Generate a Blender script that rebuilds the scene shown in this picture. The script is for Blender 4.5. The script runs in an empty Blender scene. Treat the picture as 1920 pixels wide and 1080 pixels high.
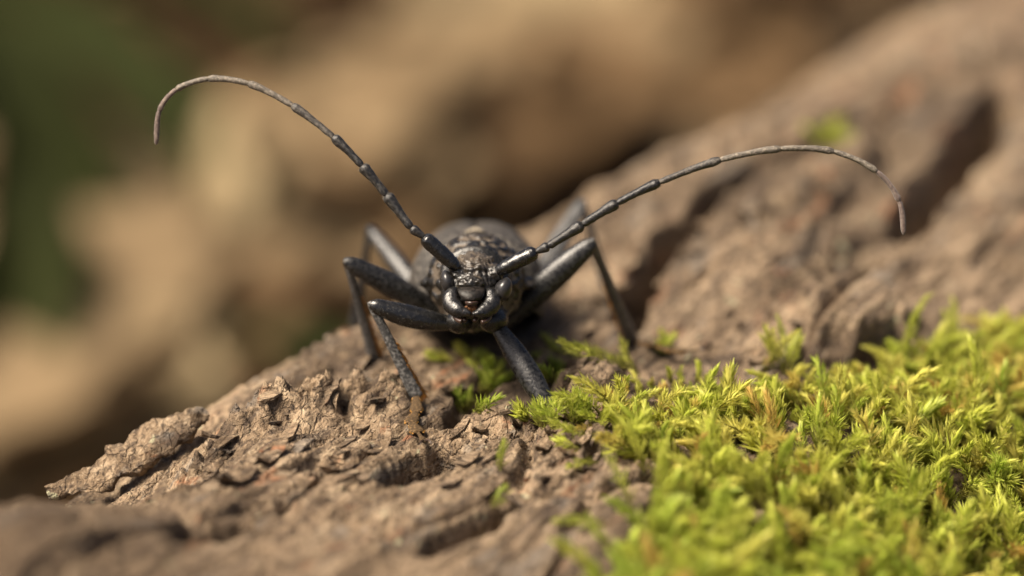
import bpy, bmesh, math, random
import numpy as np
from mathutils import Vector, Matrix

random.seed(7)
rng = np.random.default_rng(7)
sc = bpy.context.scene
col = sc.collection
# one Blender unit is one centimetre
sc.unit_settings.system = 'METRIC'
sc.unit_settings.scale_length = 0.01

# ------------------------------------------------------------------ camera
PITCH = math.radians(20.0)
FOC = 30.0                       # camera to beetle head, cm
Z0 = 22.0                        # height of the beetle's head above the forest floor
RIGHT = np.array([1.0, 0.0, 0.0])
FWD = np.array([0.0, math.cos(PITCH), -math.sin(PITCH)])
UPV = np.array([0.0, math.sin(PITCH), math.cos(PITCH)])
ORG = np.array([0.0, 0.0, Z0])

cam_d = bpy.data.cameras.new('camera')
cam = bpy.data.objects.new('camera', cam_d)
col.objects.link(cam)
cam.location = Vector(ORG - FWD * FOC)
cam.rotation_euler = (math.pi / 2 - PITCH, 0, 0)
cam_d.sensor_width = 36.0
cam_d.lens = 112.5
cam_d.clip_start = 0.5
cam_d.clip_end = 5000.0
cam_d.dof.use_dof = True
cam_d.dof.focus_distance = FOC - 0.05
cam_d.dof.aperture_fstop = 0.110
sc.camera = cam

# ------------------------------------------------------------------ sky and sun
SUN_EL = math.radians(55)
SUN_AZ = math.radians(-114)        # compass angle from +Y (away from the camera), negative = left
world = bpy.data.worlds.new('World')
sc.world = world
world.use_nodes = True
wn = world.node_tree
wn.nodes.clear()
sky = wn.nodes.new('ShaderNodeTexSky')
sky.sky_type = 'NISHITA'
sky.sun_disc = False
sky.sun_elevation = SUN_EL
sky.sun_rotation = SUN_AZ
sky.air_density = 0.5
sky.dust_density = 7.0
sky.ozone_density = 0.0
bg = wn.nodes.new('ShaderNodeBackground')
bg.inputs['Strength'].default_value = 0.075
wo = wn.nodes.new('ShaderNodeOutputWorld')
wn.links.new(sky.outputs[0], bg.inputs[0])
wn.links.new(bg.outputs[0], wo.inputs[0])

sun_d = bpy.data.lights.new('sun', 'SUN')
sun_d.energy = 4.8
sun_d.angle = math.radians(26.0)
sun_d.color = (1.0, 0.87, 0.70)
sun = bpy.data.objects.new('sun', sun_d)
col.objects.link(sun)
to_sun = Vector((math.sin(SUN_AZ) * math.cos(SUN_EL), math.cos(SUN_AZ) * math.cos(SUN_EL), math.sin(SUN_EL)))
sun.rotation_euler = to_sun.to_track_quat('Z', 'Y').to_euler()
sun.location = to_sun * 100

sc.view_settings.view_transform = 'Standard'
sc.view_settings.look = 'None'
sc.view_settings.gamma = 1.0
sc.view_settings.exposure = 1.13

# ------------------------------------------------------------------ helpers
def W(p):
    """(right, up, depth) measured from the head -> world"""
    p = np.asarray(p, float)
    return ORG + p[..., 0:1] * RIGHT + p[..., 1:2] * UPV + p[..., 2:3] * FWD

def px(x, y, d):
    k = (1 + d / FOC) / 200.0
    return np.array([(x - 960) * k, (540 - y) * k, d])

def smooth(a, b, x):
    t = np.clip((x - a) / (b - a), 0, 1)
    return t * t * (3 - 2 * t)

_perm = np.random.default_rng(3).permutation(256)
_perm = np.concatenate([_perm, _perm, _perm])
_g3 = np.random.default_rng(4).normal(size=(256, 3))
_g3 /= np.linalg.norm(_g3, axis=1)[:, None]

def perlin(x, y, z=0.0):
    x, y, z = np.broadcast_arrays(np.asarray(x, float), np.asarray(y, float), np.asarray(z, float))
    xi, yi, zi = np.floor(x).astype(int), np.floor(y).astype(int), np.floor(z).astype(int)
    xf, yf, zf = x - xi, y - yi, z - zi
    f = lambda t: t * t * t * (t * (t * 6 - 15) + 10)
    u, v, w = f(xf), f(yf), f(zf)
    def g(a, b, c):
        h = _perm[_perm[_perm[(xi + a) & 255] + ((yi + b) & 255)] + ((zi + c) & 255)]
        gr = _g3[h]
        return gr[..., 0] * (xf - a) + gr[..., 1] * (yf - b) + gr[..., 2] * (zf - c)
    L = lambda a, b, t: a + t * (b - a)
    return 1.6 * L(L(L(g(0,0,0), g(1,0,0), u), L(g(0,1,0), g(1,1,0), u), v),
                   L(L(g(0,0,1), g(1,0,1), u), L(g(0,1,1), g(1,1,1), u), v), w)

def fbm(x, y, z=0.0, oct=4, gain=0.5):
    a, s, r = 1.0, 1.0, 0.0
    for i in range(oct):
        r = r + a * perlin(x * s + 17.3 * i, y * s - 9.1 * i, z * s + 5.7 * i)
        a *= gain; s *= 2.03
    return r

def mesh_obj(name, vw, faces, mat, parent=None, smooth_shade=True, base=None, attrs=None):
    """vw: world coordinates; children are stored relative to their thing's base"""
    vw = np.asarray(vw, float)
    if base is None:
        base = np.zeros(3)
    me = bpy.data.meshes.new(name)
    loc = vw - base
    if isinstance(faces, np.ndarray):
        n, k = faces.shape
        me.vertices.add(len(loc)); me.vertices.foreach_set('co', loc.ravel().astype(np.float32))
        me.loops.add(n * k); me.loops.foreach_set('vertex_index', faces.ravel().astype(np.int32))
        me.polygons.add(n)
        me.polygons.foreach_set('loop_start', np.arange(0, n * k, k, dtype=np.int32))
        me.update(calc_edges=True)
    else:
        me.from_pydata([tuple(c) for c in loc], [], [tuple(int(i) for i in f) for f in faces])
    if smooth_shade:
        me.polygons.foreach_set('use_smooth', np.ones(len(me.polygons), bool))
    if attrs:
        for k, v in attrs.items():
            v = np.asarray(v, np.float32)
            if v.ndim == 1:
                a = me.attributes.new(k, 'FLOAT', 'POINT'); a.data.foreach_set('value', v)
            else:
                a = me.attributes.new(k, 'FLOAT_VECTOR', 'POINT'); a.data.foreach_set('vector', v.ravel())
    me.validate()
    o = bpy.data.objects.new(name, me)
    col.objects.link(o)
    if mat: me.materials.append(mat)
    if parent is not None:
        o.parent = parent
    else:
        o.location = Vector(base)
    return o

def empty(name, base, parent=None):
    o = bpy.data.objects.new(name, None)
    col.objects.link(o)
    o.empty_display_size = 0.2
    if parent is not None:
        o.parent = parent
    else:
        o.location = Vector(base)
    return o

def tag(o, label=None, cat=None, group=None, kind=None):
    if label: o['label'] = label
    if cat: o['category'] = cat
    if group: o['group'] = group
    if kind: o['kind'] = kind
    return o

def catmull(P, n):
    P = np.asarray(P, float)
    Q = np.vstack([2 * P[0] - P[1], P, 2 * P[-1] - P[-2]])
    out = []
    for i in range(len(P) - 1):
        p0, p1, p2, p3 = Q[i], Q[i + 1], Q[i + 2], Q[i + 3]
        for t in np.arange(n) / n:
            out.append(0.5 * (2 * p1 + (p2 - p0) * t + (2 * p0 - 5 * p1 + 4 * p2 - p3) * t * t + (3 * p1 - p0 - 3 * p2 + p3) * t ** 3))
    out.append(P[-1])
    return np.array(out)

def loft(pts, rad, ref=(0, 0, 1), nseg=14, sub=4, groove=0.0):
    """tube through pts with elliptic section (side, up) radii; closed ends"""
    pts = np.asarray(pts, float); rad = np.asarray(rad, float)
    if rad.ndim == 1: rad = np.stack([rad, rad], 1)
    C = catmull(np.hstack([pts, rad]), sub)
    c, r = C[:, :3], np.maximum(C[:, 3:], 0.002)
    T = np.gradient(c, axis=0); T /= np.linalg.norm(T, axis=1)[:, None] + 1e-9
    ref = np.asarray(ref, float)
    S = np.cross(T, ref); S /= np.linalg.norm(S, axis=1)[:, None] + 1e-9
    U = np.cross(S, T)
    th = np.arange(nseg) / nseg * 2 * math.pi
    gr = 1 - groove * np.exp(-((np.abs(((th + math.pi / 2) % (2 * math.pi)) - math.pi) ) / 0.35) ** 2)
    V = c[:, None] + S[:, None] * (np.cos(th) * gr)[None, :, None] * r[:, None, 0:1] + U[:, None] * (np.sin(th) * gr)[None, :, None] * r[:, None, 1:2]
    n = len(c)
    verts = np.vstack([V.reshape(-1, 3), c[0], c[-1]])
    faces = []
    for i in range(n - 1):
        for j in range(nseg):
            k = (j + 1) % nseg
            faces.append((i * nseg + j, i * nseg + k, (i + 1) * nseg + k, (i + 1) * nseg + j))
    for j in range(nseg):
        k = (j + 1) % nseg
        faces.append((n * nseg, k, j))
        faces.append((n * nseg + 1, (n - 1) * nseg + j, (n - 1) * nseg + k))
    return verts, faces

def join(parts):
    V, F, o = [], [], 0
    for v, f in parts:
        V.append(v); F += [tuple(i + o for i in q) for q in f]; o += len(v)
    return np.vstack(V), F

# ------------------------------------------------------------------ materials
class NT:
    def __init__(self, name):
        self.m = bpy.data.materials.new(name); self.m.use_nodes = True
        self.t = self.m.node_tree; self.t.nodes.clear()
        self.out = self.n('ShaderNodeOutputMaterial')
    def n(self, typ, **kw):
        x = self.t.nodes.new(typ)
        for k, v in kw.items(): setattr(x, k, v)
        return x
    def put(self, sock, v):
        if isinstance(v, bpy.types.NodeSocket): self.t.links.new(v, sock)
        elif isinstance(v, (tuple, list)) and len(v) == 3 and sock.type == 'RGBA': sock.default_value = (*v, 1)
        else: sock.default_value = v
    def noise(self, vec, scale, detail=4, rough=0.55, dist=0.0):
        x = self.n('ShaderNodeTexNoise')
        if vec is not None: self.t.links.new(vec, x.inputs['Vector'])
        x.inputs['Scale'].default_value = scale; x.inputs['Detail'].default_value = detail
        x.inputs['Roughness'].default_value = rough; x.inputs['Distortion'].default_value = dist
        return x.outputs['Fac']
    def ramp(self, fac, a, b):
        x = self.n('ShaderNodeMapRange'); x.interpolation_type = 'SMOOTHSTEP'
        self.put(x.inputs[0], fac); x.inputs[1].default_value = a; x.inputs[2].default_value = b
        return x.outputs[0]
    def mix(self, fac, a, b):
        x = self.n('ShaderNodeMix', data_type='RGBA')
        self.put(x.inputs[0], fac); self.put(x.inputs[6], a); self.put(x.inputs[7], b)
        return x.outputs[2]
    def math(self, op, a, b=0.0):
        x = self.n('ShaderNodeMath', operation=op)
        self.put(x.inputs[0], a); self.put(x.inputs[1], b)
        return x.outputs[0]
    def attr(self, name, out='Vector'):
        x = self.n('ShaderNodeAttribute', attribute_name=name); return x.outputs[out]
    def obj(self):
        return self.n('ShaderNodeTexCoord').outputs['Object']
    def scale(self, vec, s):
        x = self.n('ShaderNodeMapping'); self.t.links.new(vec, x.inputs['Vector']); x.inputs['Scale'].default_value = s
        return x.outputs[0]
    def bump(self, h, strength, dist):
        x = self.n('ShaderNodeBump'); self.put(x.inputs['Height'], h)
        x.inputs['Strength'].default_value = strength; x.inputs['Distance'].default_value = dist
        return x.outputs[0]
    def bsdf(self, **kw):
        x = self.n('ShaderNodeBsdfPrincipled')
        for k, v in kw.items(): self.put(x.inputs[k.replace('_', ' ')], v)
        return x
    def done(self, sh):
        self.t.links.new(sh, self.out.inputs['Surface']); return self.m

def mat_bark():
    N = NT('bark')
    ts = N.attr('ts')
    st = N.scale(ts, (0.30, 1.0, 1.0))
    n1 = N.noise(st, 1.1, 5, 0.6, 0.4)
    n2 = N.noise(st, 4.5, 6, 0.62, 0.6)
    n3 = N.noise(ts, 17.0, 5, 0.65)
    n4 = N.noise(st, 2.1, 4, 0.55, 1.2)
    n5 = N.noise(N.scale(ts, (0.10, 1.6, 1.0)), 10.0, 5, 0.65, 0.3)
    c = N.mix(N.ramp(n1, 0.36, 0.62), (0.108, 0.073, 0.043), (0.295, 0.212, 0.134))
    c = N.mix(N.math('MULTIPLY', N.ramp(n2, 0.52, 0.66), 0.8), c, (0.42, 0.318, 0.208))
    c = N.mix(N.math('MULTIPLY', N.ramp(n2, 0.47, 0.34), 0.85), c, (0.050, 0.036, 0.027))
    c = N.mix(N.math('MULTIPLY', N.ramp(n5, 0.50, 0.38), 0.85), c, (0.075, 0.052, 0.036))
    c = N.mix(N.math('MULTIPLY', N.ramp(n4, 0.60, 0.69), 0.6), c, (0.30, 0.125, 0.058))
    c = N.mix(N.math('MULTIPLY', N.ramp(N.noise(st, 3.1, 3, 0.5, 0.3), 0.58, 0.68), 0.55), c, (0.17, 0.155, 0.135))
    li = N.noise(ts, 5.2, 3, 0.5, 0.2)
    c = N.mix(N.math('MULTIPLY', N.ramp(li, 0.67, 0.72), 0.75), c, (0.40, 0.39, 0.25))
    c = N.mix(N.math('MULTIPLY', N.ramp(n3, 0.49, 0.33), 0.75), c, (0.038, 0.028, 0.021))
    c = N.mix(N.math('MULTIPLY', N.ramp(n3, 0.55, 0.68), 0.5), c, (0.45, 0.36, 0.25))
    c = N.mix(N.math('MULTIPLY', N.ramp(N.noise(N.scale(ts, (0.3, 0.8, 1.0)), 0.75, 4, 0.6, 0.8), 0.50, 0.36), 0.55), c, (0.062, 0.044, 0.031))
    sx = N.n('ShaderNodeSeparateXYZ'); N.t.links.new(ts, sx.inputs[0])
    near_brown = N.ramp(N.math('ADD', sx.outputs[0], N.math('MULTIPLY', N.noise(ts, 0.8, 4, 0.6), 3.0)), 1.2, -2.2)     # bark colour turns darker brown towards the near end of the log
    c = N.mix(N.math('MULTIPLY', near_brown, 0.5), c, (0.095, 0.062, 0.036))
    vo = N.n('ShaderNodeTexVoronoi'); vo.feature = 'DISTANCE_TO_EDGE'
    wv = N.n('ShaderNodeVectorMath', operation='ADD')
    N.t.links.new(N.scale(ts, (0.42, 1.0, 1.0)), wv.inputs[0])
    nz = N.n('ShaderNodeTexNoise'); N.t.links.new(ts, nz.inputs['Vector']); nz.inputs['Scale'].default_value = 4.0; nz.inputs['Detail'].default_value = 4
    sc_ = N.n('ShaderNodeVectorMath', operation='SCALE'); N.t.links.new(nz.outputs['Color'], sc_.inputs[0]); sc_.inputs['Scale'].default_value = 0.35
    N.t.links.new(sc_.outputs[0], wv.inputs[1]); N.t.links.new(wv.outputs[0], vo.inputs['Vector']); vo.inputs['Scale'].default_value = 5.5
    crack = N.ramp(vo.outputs['Distance'], 0.0, 0.10)
    hgt = N.math('ADD', N.math('MULTIPLY', n3, 0.8), N.math('MULTIPLY', n5, 1.0))
    hgt = N.math('ADD', hgt, N.math('MULTIPLY', N.noise(ts, 42.0, 3, 0.6), 0.35))
    hgt = N.math('ADD', hgt, N.math('MULTIPLY', crack, 0.35))
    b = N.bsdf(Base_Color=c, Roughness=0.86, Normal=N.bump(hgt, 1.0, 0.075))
    b.inputs['Specular IOR Level'].default_value = 0.25
    return N.done(b.outputs[0])

def mat_chitin(name, base, dust, amount, rough=0.33, nscale=22.0, bump=0.5, attr=False, sheen=0.0, spec=0.25):
    N = NT(name)
    o = N.obj()
    n = N.noise(o, nscale, 4, 0.6)
    fine = N.noise(o, nscale * 3.0, 3, 0.6)
    f = N.math('MULTIPLY', N.ramp(n, 0.42, 0.68), amount)
    if attr:
        f = N.math('ADD', f, N.attr('dust', 'Fac'))
        f = N.math('MINIMUM', f, 1.0)
        f = N.math('MULTIPLY', f, N.ramp(fine, 0.30, 0.55))
    c = N.mix(f, base, dust)
    rg = N.math('ADD', N.math('MULTIPLY', f, 0.45), rough)
    h = N.math('ADD', N.math('MULTIPLY', n, 0.7), N.math('MULTIPLY', fine, 0.5))
    b = N.bsdf(Base_Color=c, Roughness=rg, Normal=N.bump(h, bump, 0.02))
    b.inputs['Specular IOR Level'].default_value = spec
    b.inputs['Sheen Weight'].default_value = sheen
    b.inputs['Sheen Roughness'].default_value = 0.4
    return N.done(b.outputs[0])

def mat_plain(name, c, rough=0.6, spec=0.4, var=0.3, scale=20.0, trans=0.0):
    N = NT(name)
    n = N.noise(N.obj(), scale, 3, 0.6)
    dark = tuple(x * (1 - var) for x in c)
    cc = N.mix(N.ramp(n, 0.3, 0.7), dark, c)
    b = N.bsdf(Base_Color=cc, Roughness=rough)
    b.inputs['Specular IOR Level'].default_value = spec
    if trans:
        t = N.n('ShaderNodeBsdfTranslucent'); N.put(t.inputs[0], cc)
        m = N.n('ShaderNodeMixShader'); m.inputs[0].default_value = trans
        N.t.links.new(b.outputs[0], m.inputs[1]); N.t.links.new(t.outputs[0], m.inputs[2])
        return N.done(m.outputs[0])
    return N.done(b.outputs[0])

def mat_moss():
    N = NT('moss')
    a = N.attr('tint')                       # x: hue choice per shoot, y: age along the shoot, z: random per leaf
    sep = N.n('ShaderNodeSeparateXYZ'); N.t.links.new(a, sep.inputs[0])
    r = N.n('ShaderNodeValToRGB'); N.t.links.new(sep.outputs[0], r.inputs[0])
    el = r.color_ramp.elements
    stops = [(0.0, (0.12, 0.22, 0.014)), (0.3, (0.33, 0.43, 0.045)), (0.6, (0.50, 0.545, 0.075)), (0.82, (0.62, 0.58, 0.13)), (1.0, (0.50, 0.33, 0.08))]
    el[0].position, el[0].color = stops[0][0], (*stops[0][1], 1)
    el[1].position, el[1].color = stops[-1][0], (*stops[-1][1], 1)
    for p, c in stops[1:-1]:
        e = el.new(p); e.color = (*c, 1)
    young = N.mix(N.math('MULTIPLY', sep.outputs[2], 0.45), r.outputs[0], (0.72, 0.68, 0.20))
    c = N.mix(sep.outputs[1], (0.15, 0.13, 0.03), young)
    b = N.bsdf(Base_Color=c, Roughness=0.42)
    b.inputs['Specular IOR Level'].default_value = 0.35
    t = N.n('ShaderNodeBsdfTranslucent'); N.put(t.inputs[0], c)
    m = N.n('ShaderNodeMixShader'); m.inputs[0].default_value = 0.5
    N.t.links.new(b.outputs[0], m.inputs[1]); N.t.links.new(t.outputs[0], m.inputs[2])
    return N.done(m.outputs[0])

def mat_soil():
    N = NT('forest_soil')
    o = N.obj()
    c = N.mix(N.ramp(N.noise(o, 0.12, 5, 0.6), 0.35, 0.65), (0.040, 0.027, 0.014), (0.12, 0.08, 0.04))
    c = N.mix(N.math('MULTIPLY', N.ramp(N.noise(o, 0.7, 4, 0.6), 0.5, 0.7), 0.7), c, (0.15, 0.095, 0.045))
    b = N.bsdf(Base_Color=c, Roughness=0.95, Normal=N.bump(N.noise(o, 1.5, 5, 0.6), 0.8, 0.6))
    return N.done(b.outputs[0])

M = {
    'bark': mat_bark(),
    'body': mat_chitin('beetle_shell', (0.004, 0.004, 0.0035), (0.145, 0.113, 0.080), 0.05, 0.27, 26, 0.40, attr=True, spec=0.5),
    'elytra': mat_chitin('wing_cover_shell', (0.020, 0.018, 0.016), (0.135, 0.122, 0.105), 0.75, 0.45, 26, 0.7),
    'black': mat_chitin('black_shell', (0.004, 0.004, 0.004), (0.022, 0.021, 0.019), 0.25, 0.20, 24, 0.30, spec=0.6),
    'gloss': mat_chitin('glossy_black_shell', (0.005, 0.005, 0.005), (0.03, 0.024, 0.02), 0.25, 0.25, 24, 0.35, spec=0.5),
    'leg': mat_chitin('grey_haired_shell', (0.005, 0.005, 0.005), (0.040, 0.039, 0.038), 0.5, 0.26, 30, 0.30, spec=0.5),
    'tibia': mat_chitin('grey_tibia_shell', (0.035, 0.035, 0.035), (0.22, 0.213, 0.20), 0.8, 0.34, 40, 0.30, spec=0.4),
    'ant': mat_chitin('antenna_grey_shell', (0.085, 0.074, 0.060), (0.22, 0.19, 0.15), 0.85, 0.45, 34, 0.4),
    'antb': mat_chitin('antenna_brown_shell', (0.085, 0.062, 0.055), (0.19, 0.15, 0.12), 0.8, 0.48, 34, 0.3, sheen=0.3),
    'antk': mat_chitin('antenna_black_shell', (0.007, 0.007, 0.007), (0.055, 0.050, 0.044), 0.6, 0.32, 40, 0.4, spec=0.45),
    'antg': mat_chitin('antenna_dark_grey_shell', (0.030, 0.027, 0.024), (0.13, 0.115, 0.095), 0.8, 0.40, 40, 0.4, spec=0.35),
    'pad': mat_chitin('brown_tarsus_shell', (0.045, 0.030, 0.017), (0.15, 0.098, 0.050), 0.9, 0.7, 44, 0.8, spec=0.1),
    'clyp': mat_chitin('brown_black_face_shell', (0.006, 0.005, 0.004), (0.028, 0.021, 0.017), 0.5, 0.36, 30, 0.4, spec=0.25),
    'eye': mat_plain('eye_surface', (0.024, 0.023, 0.024), 0.30, 0.42, 0.5, 90),
    'gold': mat_plain('golden_hair', (0.78, 0.43, 0.12), 0.5, 0.4, 0.3, 30, 0.4),
    'rust': mat_plain('rust_mouth_hair', (0.20, 0.085, 0.028), 0.5, 0.4, 0.4, 30, 0.2),
    'fuzz': mat_plain('grey_body_hair', (0.11, 0.098, 0.080), 0.6, 0.3, 0.3, 30, 0.3),
    'palp': mat_plain('palp_shell', (0.040, 0.022, 0.015), 0.3, 0.5, 0.5, 30),
    'moss': mat_moss(),
    'soil': mat_soil(),
    'tan': mat_plain('dry_tan_leaf', (0.205, 0.148, 0.085), 0.9, 0.05, 0.35, 0.6, 0.2),
    'straw': mat_plain('dry_straw_leaf', (0.30, 0.232, 0.135), 0.9, 0.05, 0.3, 0.6, 0.2),
    'brownleaf': mat_plain('dry_brown_leaf', (0.115, 0.073, 0.038), 0.9, 0.05, 0.4, 0.6, 0.15),
    'darkleaf_shade': mat_plain('dark_leaf_and_hollow_shade', (0.038, 0.023, 0.012), 0.95, 0.03, 0.5, 0.6, 0.1),  # dark litter leaf colour, also painting the shade of floor hollows
    'greenleaf': mat_plain('green_leaf', (0.028, 0.034, 0.009), 0.85, 0.1, 0.4, 0.5, 0.25),
}

# ------------------------------------------------------------------ the log's surface
SL = 0.33                                  # the log top tilts away from the lens
TA = np.array([0.49, 0.872])               # log axis on its top, (right, depth)
TN = np.array([0.872, -0.49])              # across the log
TP0 = np.array([-2.9, 0.4])
V0 = -1.3
def uv_to_ts(u, d):
    ru, rd = u - TP0[0], d - TP0[1]
    return ru * TA[0] + rd * TA[1], ru * TN[0] + rd * TN[1]
def px_plane(x, y):
    """pixel of the photograph -> (u, d) where its ray meets the flat log top"""
    q = (540 - y) / 200.0
    d = (q - V0) / (SL - q / FOC)
    return (x - 960) / 200.0 * (1 + d / FOC), d
R_BACK, S_ARC = 2.6, 0.85                  # where the top rolls over to the far side
S_FRONT, R_FRONT = 3.4, 7.0
def base_ts(t, s):
    """-> point (u, v, d) on the smooth log and its outward normal"""
    t = np.asarray(t, float); s = np.asarray(s, float)
    a = np.clip((S_ARC - s) / R_BACK, 0, 1.45)
    b = np.clip((s - S_FRONT) / R_FRONT, 0, 1.35)
    oa = np.maximum(0, S_ARC - s - 1.45 * R_BACK); ob = np.maximum(0, s - S_FRONT - 1.35 * R_FRONT)     # straight flanks down to the floor
    across = np.where(s < S_ARC, S_ARC - R_BACK * np.sin(a) - oa * math.cos(1.45), np.where(s > S_FRONT, S_FRONT + R_FRONT * np.sin(b) + ob * math.cos(1.35), s))
    drop = np.where(s < S_ARC, -R_BACK * (1 - np.cos(a)) - oa * math.sin(1.45), np.where(s > S_FRONT, -R_FRONT * (1 - np.cos(b)) - ob * math.sin(1.35), 0))
    nh = np.cos(a) * np.cos(b); ns = -np.sin(a) + np.sin(b)
    u = TP0[0] + t * TA[0] + across * TN[0]
    d = TP0[1] + t * TA[1] + across * TN[1]
    cn = math.cos(math.atan(SL)); sn = math.sin(math.atan(SL))
    nz = np.stack([np.zeros_like(u), np.full_like(u, cn), np.full_like(u, -sn)], -1)     # top normal in (u, v, d)
    nx = np.array([TN[0], SL * TN[1], TN[1]]); nx = nx / np.linalg.norm(nx)
    N_ = nz * nh[..., None] + nx * ns[..., None]
    P = np.stack([u, V0 + SL * d, d], -1) + nz * drop[..., None]
    return P, N_


def project(P):
    k = 200.0 / (1 + P[..., 2] / FOC)
    return np.stack([960 + P[..., 0] * k, 540 - P[..., 1] * k], -1)

def px_ts(x, y, height=None):
    """(t, s) on the log where the ray of a pixel meets it (bark relief counted when height is given)"""
    q = np.array(uv_to_ts(*px_plane(x, y)), float); q[1] = min(q[1], 9.0)
    e = 0.02
    for it in range(14):
        T = np.array([q[0], q[0] + e, q[0]]); S = np.array([q[1], q[1], q[1] + e])
        P, N_ = base_ts(T, S)
        if height is not None: P = P + N_ * height(T[:1], S[:1])[0]
        X = project(P)
        J = np.stack([(X[1] - X[0]) / e, (X[2] - X[0]) / e], 1)
        r = np.array([x, y]) - X[0]
        st = np.linalg.solve(J, r)
        n = np.linalg.norm(st)
        q = q + st * min(1.0, 0.8 / (n + 1e-9)) * (0.7 if height is not None else 1.0)
        if n < 1e-4: break
    return q[0], q[1]

def seg_dist(t, s, P):
    """distance to a polyline in (t, s) and the fraction run along it"""
    best = np.full(np.shape(t), 1e9); run = np.zeros(np.shape(t))
    for i in range(len(P) - 1):
        a, b = np.array(P[i]), np.array(P[i + 1])
        ab = b - a; L = ab @ ab + 1e-9
        k = np.clip(((t - a[0]) * ab[0] + (s - a[1]) * ab[1]) / L, 0, 1)
        dd = np.hypot(t - a[0] - k * ab[0], s - a[1] - k * ab[1])
        m = dd < best
        best = np.where(m, dd, best); run = np.where(m, (i + k) / (len(P) - 1), run)
    return best, run

FUR = [  # pixels of the photograph, half width cm, depth cm
    ([(1165, 585), (1215, 500), (1290, 425), (1350, 372)], 0.24, 0.95),
    ([(1350, 372), (1450, 325), (1530, 290), (1620, 235), (1700, 175)], 0.22, 0.28),
    ([(1690, 440), (1745, 350), (1810, 290), (1865, 205), (1890, 170)], 0.34, 1.0),
    ([(1560, 520), (1600, 505), (1650, 492)], 0.20, 0.9),
    ([(1540, 672), (1620, 668), (1690, 640)], 0.16, 0.55),
    ([(740, 888), (790, 866), (845, 836)], 0.30, 1.1),
    ([(800, 1040), (870, 990), (950, 940)], 0.17, 0.65),
    ([(340, 1035), (400, 1020), (450, 1000)], 0.26, 0.8),
    ([(520, 890), (600, 870), (660, 850)], 0.12, 0.15),
    ([(1080, 905), (1115, 862), (1150, 850)], 0.07, 0.22),
    ([(860, 765), (880, 725), (930, 690), (960, 670)], 0.20, 0.30),
    ([(1020, 735), (1030, 690), (1060, 660)], 0.14, 0.35),
    ([(700, 800), (640, 815), (560, 840)], 0.10, 0.10),
    ([(610, 665), (690, 640), (760, 612)], 0.10, 0.12),
]
RID = [
    ([(385, 828), (470, 800), (560, 772), (650, 752), (715, 752)], 0.24, 0.20),
    ([(880, 800), (1000, 790), (1120, 850)], 0.35, 0.12),
]
LUMP = [ # pixel centre, radius along, radius across, height, crispness
    (1100, 735, 0.45, 0.34, 0.26, 0.30),
    (1600, 600, 0.75, 0.55, 0.35, 0.25),
    (1420, 480, 1.6, 0.8, 0.18, 0.35),
    (1180, 950, 1.0, 0.5, 0.15, 0.4),
    (1480, 330, 2.4, 0.9, 0.25, 0.4),
    (1240, 330, 1.9, 0.6, 0.20, 0.5),
    (210, 885, 1.3, 0.9, -0.26, 0.7),
    (330, 850, 0.7, 0.4, -0.10, 0.7),
]
FURt = [([px_ts(*q) for q in P], w, dp) for P, w, dp in FUR]
RIDt = [([px_ts(*q) for q in P], w, dp) for P, w, dp in RID]
LUMPt = [(px_ts(a, b), rt, rs, h, k) for a, b, rt, rs, h, k in LUMP]

CT, CS = 3.4, 1.5                          # bark plate spacing along and across
_jr = np.random.default_rng(21)
_JT, _JS, _JH = _jr.uniform(-0.42, 0.42, (64, 64)), _jr.uniform(-0.42, 0.42, (64, 64)), _jr.uniform(-1, 1, (64, 64))
def plates(t, s):
    x, y = t / CT + 20, s / CS + 20
    xi, yi = np.floor(x).astype(int), np.floor(y).astype(int)
    f1 = np.full(x.shape, 9.0); f2 = np.full(x.shape, 9.0); cid = np.zeros(x.shape, int); hh = np.zeros(x.shape)
    for a in (-1, 0, 1):
        for b in (-1, 0, 1):
            ci, cj = xi + a, yi + b
            cx = ci + 0.5 + _JT[ci % 64, cj % 64] + 0.5 * (cj % 2); cy = cj + 0.5 + _JS[ci % 64, cj % 64]
            dd = np.hypot((x - cx), (y - cy))
            m = dd < f1
            f2 = np.where(m, f1, np.minimum(f2, dd)); cid = np.where(m, ci * 1000 + cj, cid)
            hh = np.where(m, _JH[ci % 64, cj % 64], hh); f1 = np.where(m, dd, f1)
    return f2 - f1, cid, hh

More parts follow.
